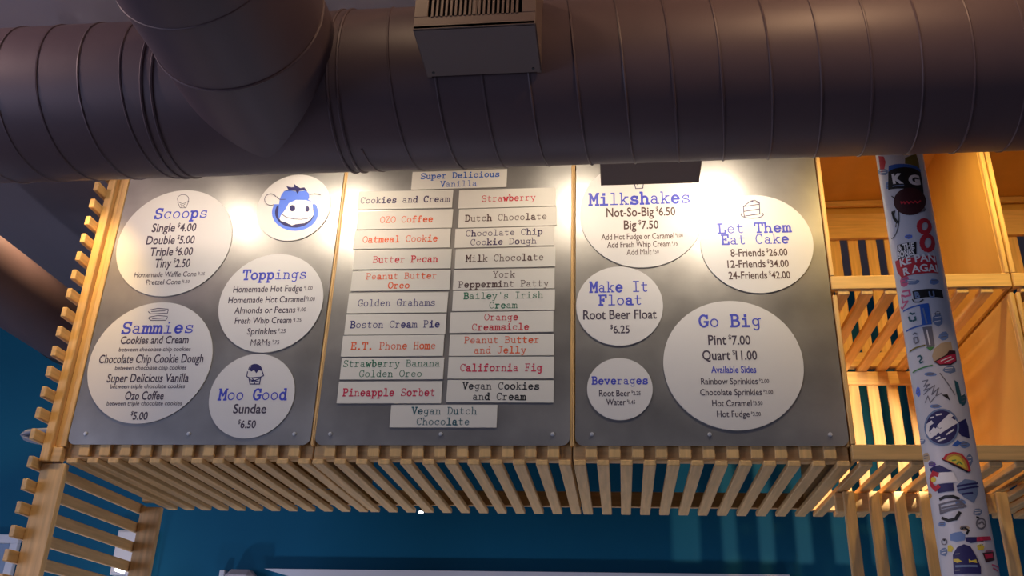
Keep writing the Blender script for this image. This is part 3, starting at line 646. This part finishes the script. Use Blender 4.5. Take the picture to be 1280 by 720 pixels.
Sticker('round black and white emblem sticker').line('black', [q([(75, 30), (120, 8), (190, 5), (240, 25)]), q([(95, 200), (150, 222), (215, 205), (250, 150)])], 3).line('grey', [q([(70, 80), (240, 40), (300, 90), (80, 160), (70, 80)]), q([(90, 110), (270, 75)]), q([(90, 135), (280, 100)])], 1.8).done(2)
Sticker('small grey ring emblem sticker').line('grey', [q(circ(440, 248, 40, 46)), q([(420, 250), (450, 230), (465, 255)])], 1.6).line('black', [q([(400, 190), (420, 195)])], 1.6).done(1)
Sticker('pale blue cloud sticker').poly('mist', q([(165, 345), (200, 330), (260, 320), (300, 350), (295, 400), (220, 412), (165, 400)])).done(0)
Sticker('black crescent sticker').line('black', [q([(262, 294), (300, 290), (328, 310), (312, 342)])], 2).done(1)
Sticker('tiny black ring sticker').line('grey', [q(circ(112, 412, 24, 26))], 1).line('black', [q([(108, 396), (118, 398)])], 1.5).done(1)
Sticker('navy and red strip sticker').poly('indigo', q([(298, 372), (400, 370), (400, 412), (350, 424), (305, 408)])).poly('crimson', q([(400, 370), (520, 364), (528, 398), (400, 410)])).done(3)
Sticker('navy hooded mask sticker with yellow eyes').poly('indigo', q([(190, 530), (228, 462), (288, 434), (345, 456), (395, 540), (438, 640), (440, 702), (200, 706)])).poly('yellow', q([(196, 568), (240, 566), (276, 592), (230, 602), (198, 590)])).poly('yellow', q([(330, 568), (352, 582), (396, 572), (372, 588), (404, 604), (362, 596), (334, 602)])).line('steel', [q([(220, 634), (400, 632)])], 2).line('grey', [q([(218, 524), (250, 520)]), q([(215, 672), (250, 668)])], 1.2).done(4)
Sticker('yellow blot sticker left of the mask').poly('yellow', q([(142, 446), (170, 440), (196, 470), (180, 505), (145, 500)])).done(1)
Sticker('yellow blot sticker right of the mask').poly('yellow', q([(400, 445), (440, 432), (470, 455), (460, 490), (415, 488)])).done(1)
Sticker('small dark red box sticker').poly('maroon', q([(452, 512), (550, 502), (560, 578), (484, 600)])).poly('crimson', q([(470, 525), (540, 516), (545, 555), (482, 568)])).done(2)
Sticker('pink scribble at the right edge of the pole').line('pink', [q([(540, 620), (600, 650)]), q([(550, 650), (595, 680)])], 1.6).done(1)

fill = [('steel', 1104, 215, 8, 5), ('mist', 1112, 232, 6, 6), ('grey', 1150, 262, 9, 4), ('sky', 1136, 296, 5, 3), ('steel', 1140, 352, 10, 4), ('mist', 1168, 352, 7, 4), ('pink', 1131, 352, 6, 8),
        ('steel', 1172, 400, 8, 9), ('mist', 1180, 420, 7, 6), ('grey', 1172, 392, 4, 3), ('steel', 1186, 462, 9, 5), ('mist', 1163, 468, 8, 3), ('teal', 1204, 500, 4, 8), ('sky', 1148, 490, 3, 7),
        ('mist', 1170, 508, 8, 3), ('steel', 1152, 552, 6, 4), ('sand', 1158, 572, 5, 6), ('mist', 1205, 556, 7, 5), ('purple', 1165, 580, 5, 4), ('steel', 1211, 575, 5, 8), ('gold', 1162, 620, 3, 5),
        ('mist', 1200, 628, 8, 5), ('steel', 1222, 640, 7, 5), ('sand', 1205, 660, 7, 4), ('mist', 1178, 655, 5, 4), ('pink', 1236, 690, 6, 3), ('steel', 1180, 690, 5, 6), ('white', 1226, 680, 6, 8)]
WHERE = {'steel': 'blue grey', 'mist': 'pale blue', 'grey': 'grey', 'sky': 'bright blue', 'pink': 'pink', 'teal': 'teal', 'sand': 'tan', 'purple': 'purple', 'gold': 'golden', 'white': 'white'}
for ik, x_, y_, w_, h_ in fill:
    a0 = random.uniform(0, 40); pts = [(x_+w_*random.uniform(.75, 1.1)*math.cos(math.radians(a0+j*45)), y_+h_*random.uniform(.75, 1.1)*math.sin(math.radians(a0+j*45))) for j in range(8)]
    S_ = Sticker('small '+WHERE[ik]+' worn sticker').poly(ik, pts)
    S_.line('grey' if ik not in ('grey', 'steel') else 'white', [[(x_-w_*.5, y_-h_*.3), (x_+w_*.5, y_-h_*.45)], [(x_-w_*.5, y_+h_*.25), (x_+w_*.4, y_+h_*.1)]], .9).done(0)

# ------------------------------------------------------------------ assumed track spots, out of view behind the duct
LENS = mat('lit_lens', (1, 1, 1), .3, emit=((1, .86, .66), 14))
def track(x0, x1, heads, label, ty=-.45):
    t = thing('assumed_track', label, 'light', ((x0+x1)/2, ty, ZC-.03)); k = Kid(t)
    k('track', MB().box(x0, x1, ty-.015, ty+.015, ZC-.03, ZC-.001), BLK)
    for p, tg in heads:
        p, tg = Vector(p), Vector(tg); d = (tg-p).normalized()
        mb = MB(); a, b = p-d*.13, p-d*.012; mb.cyl(a, b, .036, 24); mb.cyl((a.x, ty, ZC-.03), a+d*.03, .008, 8); h = k('spot_head', mb, BLK, True)
        mb = MB(); mb.cyl(b, b+d*.003, .030, 24); o = k('lens', mb, LENS); o.parent = h
track(-.15, 2.7, [((-.05, -.45, 3.62), (-.14, -.02, 3.0))]+[(p, tg) for p, tg, e in SPOTS], 'assumed black ceiling track with spot heads behind the duct, over the menu boards')
track(-.7, -.25, [((-.36, .03, 3.66), (-.62, .10, 3.2))], 'added short black track with one spot head beside the branch pipe at far left', .03)  # unseen track added to hold the spot for the rear pipe
track(2.98, 4.1, [((3.10, -.42, 3.66), (3.05, .6, 2.95)), ((3.75, -.42, 3.66), (3.7, .6, 2.95))], 'assumed black ceiling track with spot heads behind the duct, over the open crates')

# ------------------------------------------------------------------ things on the back wall
y1 = YB-.001
t = thing('wall_valance', 'long white panel on the teal back wall at the bottom edge of the picture', 'panel', (1.45, y1, 1.7)); k = Kid(t)
mb = MB(); vs = [(.15, 2.246), (2.80, 2.262), (2.80, 1.70), (.42, 1.70), (.42, 2.18)]
b = mb.bm; A = [b.verts.new((x, y1-.05, z)) for x, z in vs]; B = [b.verts.new((x, y1, z)) for x, z in vs]
b.faces.new(A); b.faces.new(B[::-1])
for i in range(5): b.faces.new((A[i], A[(i+1) % 5], B[(i+1) % 5], B[i]))
k('board', mb, WHITE)
t = thing('wall_speaker', 'small rounded grey speaker on the back wall left of the white panel', 'speaker', (.03, y1, 2.1)); k = Kid(t)
mb = MB(); mb.box(-.04, .115, y1-.12, y1-.001, 2.02, 2.235, .03); k('cabinet', mb, mat('grey_mesh', (.55, .50, .52), .6))
mb = MB(); mb.box(-.09, -.06, y1-.05, y1-.001, 2.05, 2.237, .004); k('bracket', mb, WHITE)
t = thing('electrical_box', 'white box on the back wall seen between the slats of the left screen', 'box', (-.60, y1, 2.2)); k = Kid(t)
k('housing', MB().box(-.685, -.50, y1-.06, y1-.001, 2.20, 2.432, .004), WHITE)
k('lid', MB().box(-.675, -.51, y1-.066, y1-.061, 2.21, 2.422, .002), WHITE)
t = thing('tube_lamp', 'glowing white tube lamp behind the lowest slats of the left screen', 'lamp', (-.60, 1.45, 2.10)); k = Kid(t)
c0 = at(145.5, 711, 1.45); c1 = at(158, 715, 1.45)
mb = MB(); mb.cyl(c0, c1, .012, 16); k('tube', mb, mat('lit_tube', (1, 1, 1), .4, emit=((.9, .95, 1), 6)))
mb = MB(); mb.cyl(c1, c1+(c1-c0).normalized()*.03, .016, 16); mb.cyl(c1+Vector((.015, 0, 0)), c1+Vector((.015, .30, 0)), .006, 8); k('socket', mb, WHITE)
t = thing('small_bulb', 'tiny bright bulb at the back edge of the slats under the middle panel', 'lamp', tuple(at(526, 640, .92))); k = Kid(t)
c = at(526, 640.5, .88)
mb = MB(); bmesh.ops.create_uvsphere(mb.bm, u_segments=16, v_segments=10, radius=.008, matrix=Matrix.Translation(c) @ Matrix.Diagonal((1.4, 1, .8, 1))); k('globe', mb, mat('lit_bulb', (1, 1, 1), .4, emit=((1, .95, .9), 8)), True)
mb = MB(); mb.cyl(c+Vector((0, .0, .008)), c+Vector((0, 0, .10)), .005, 8); mb.cyl(c+Vector((0, -.088, .10)), c+Vector((0, .012, .10)), .005, 8); k('holder', mb, BLK)
t = thing('cable_loop', 'grey cable loop sticking out of the toothed left edge near its foot', 'cable', tuple(at(60, 545, .1))); k = Kid(t)
mb = MB(); L = [(66, 538), (54, 538.5), (42, 539.5), (33, 541), (29, 543.5), (32, 547), (38, 549.5), (46, 551.5), (60, 553)]
mb.tube([at(x, y, .06+.02*i/8) for i, (x, y) in enumerate(L)], .011, 10); k('cable', mb, GREY, True)
# window at the far left of the back wall
w0, w1, zt = -2.3, -1.262, 2.405
mb = MB(); mb.box(w0, w1, y1-.03, y1, zt-.045, zt); mb.box(w0, w1, y1-.03, y1, 1.2, 1.245); mb.box(w0, w0+.045, y1-.03, y1, 1.245, zt-.045); mb.box(w1-.045, w1, y1-.03, y1, 1.245, zt-.045)
win = structure('window_1', mb, WHITE)
mb = MB(); mb.box(w0+.045, w1-.05, y1-.008, y1-.002, 1.245, zt-.046, 0); mb.done('pane', mat('window_glass', (.25, .35, .50), .08), win)
mb = MB(); mb.box(w1-.33, w1-.15, y1-.02, y1-.009, 1.25, zt-.05); mb.done('mullion', WHITE, win)
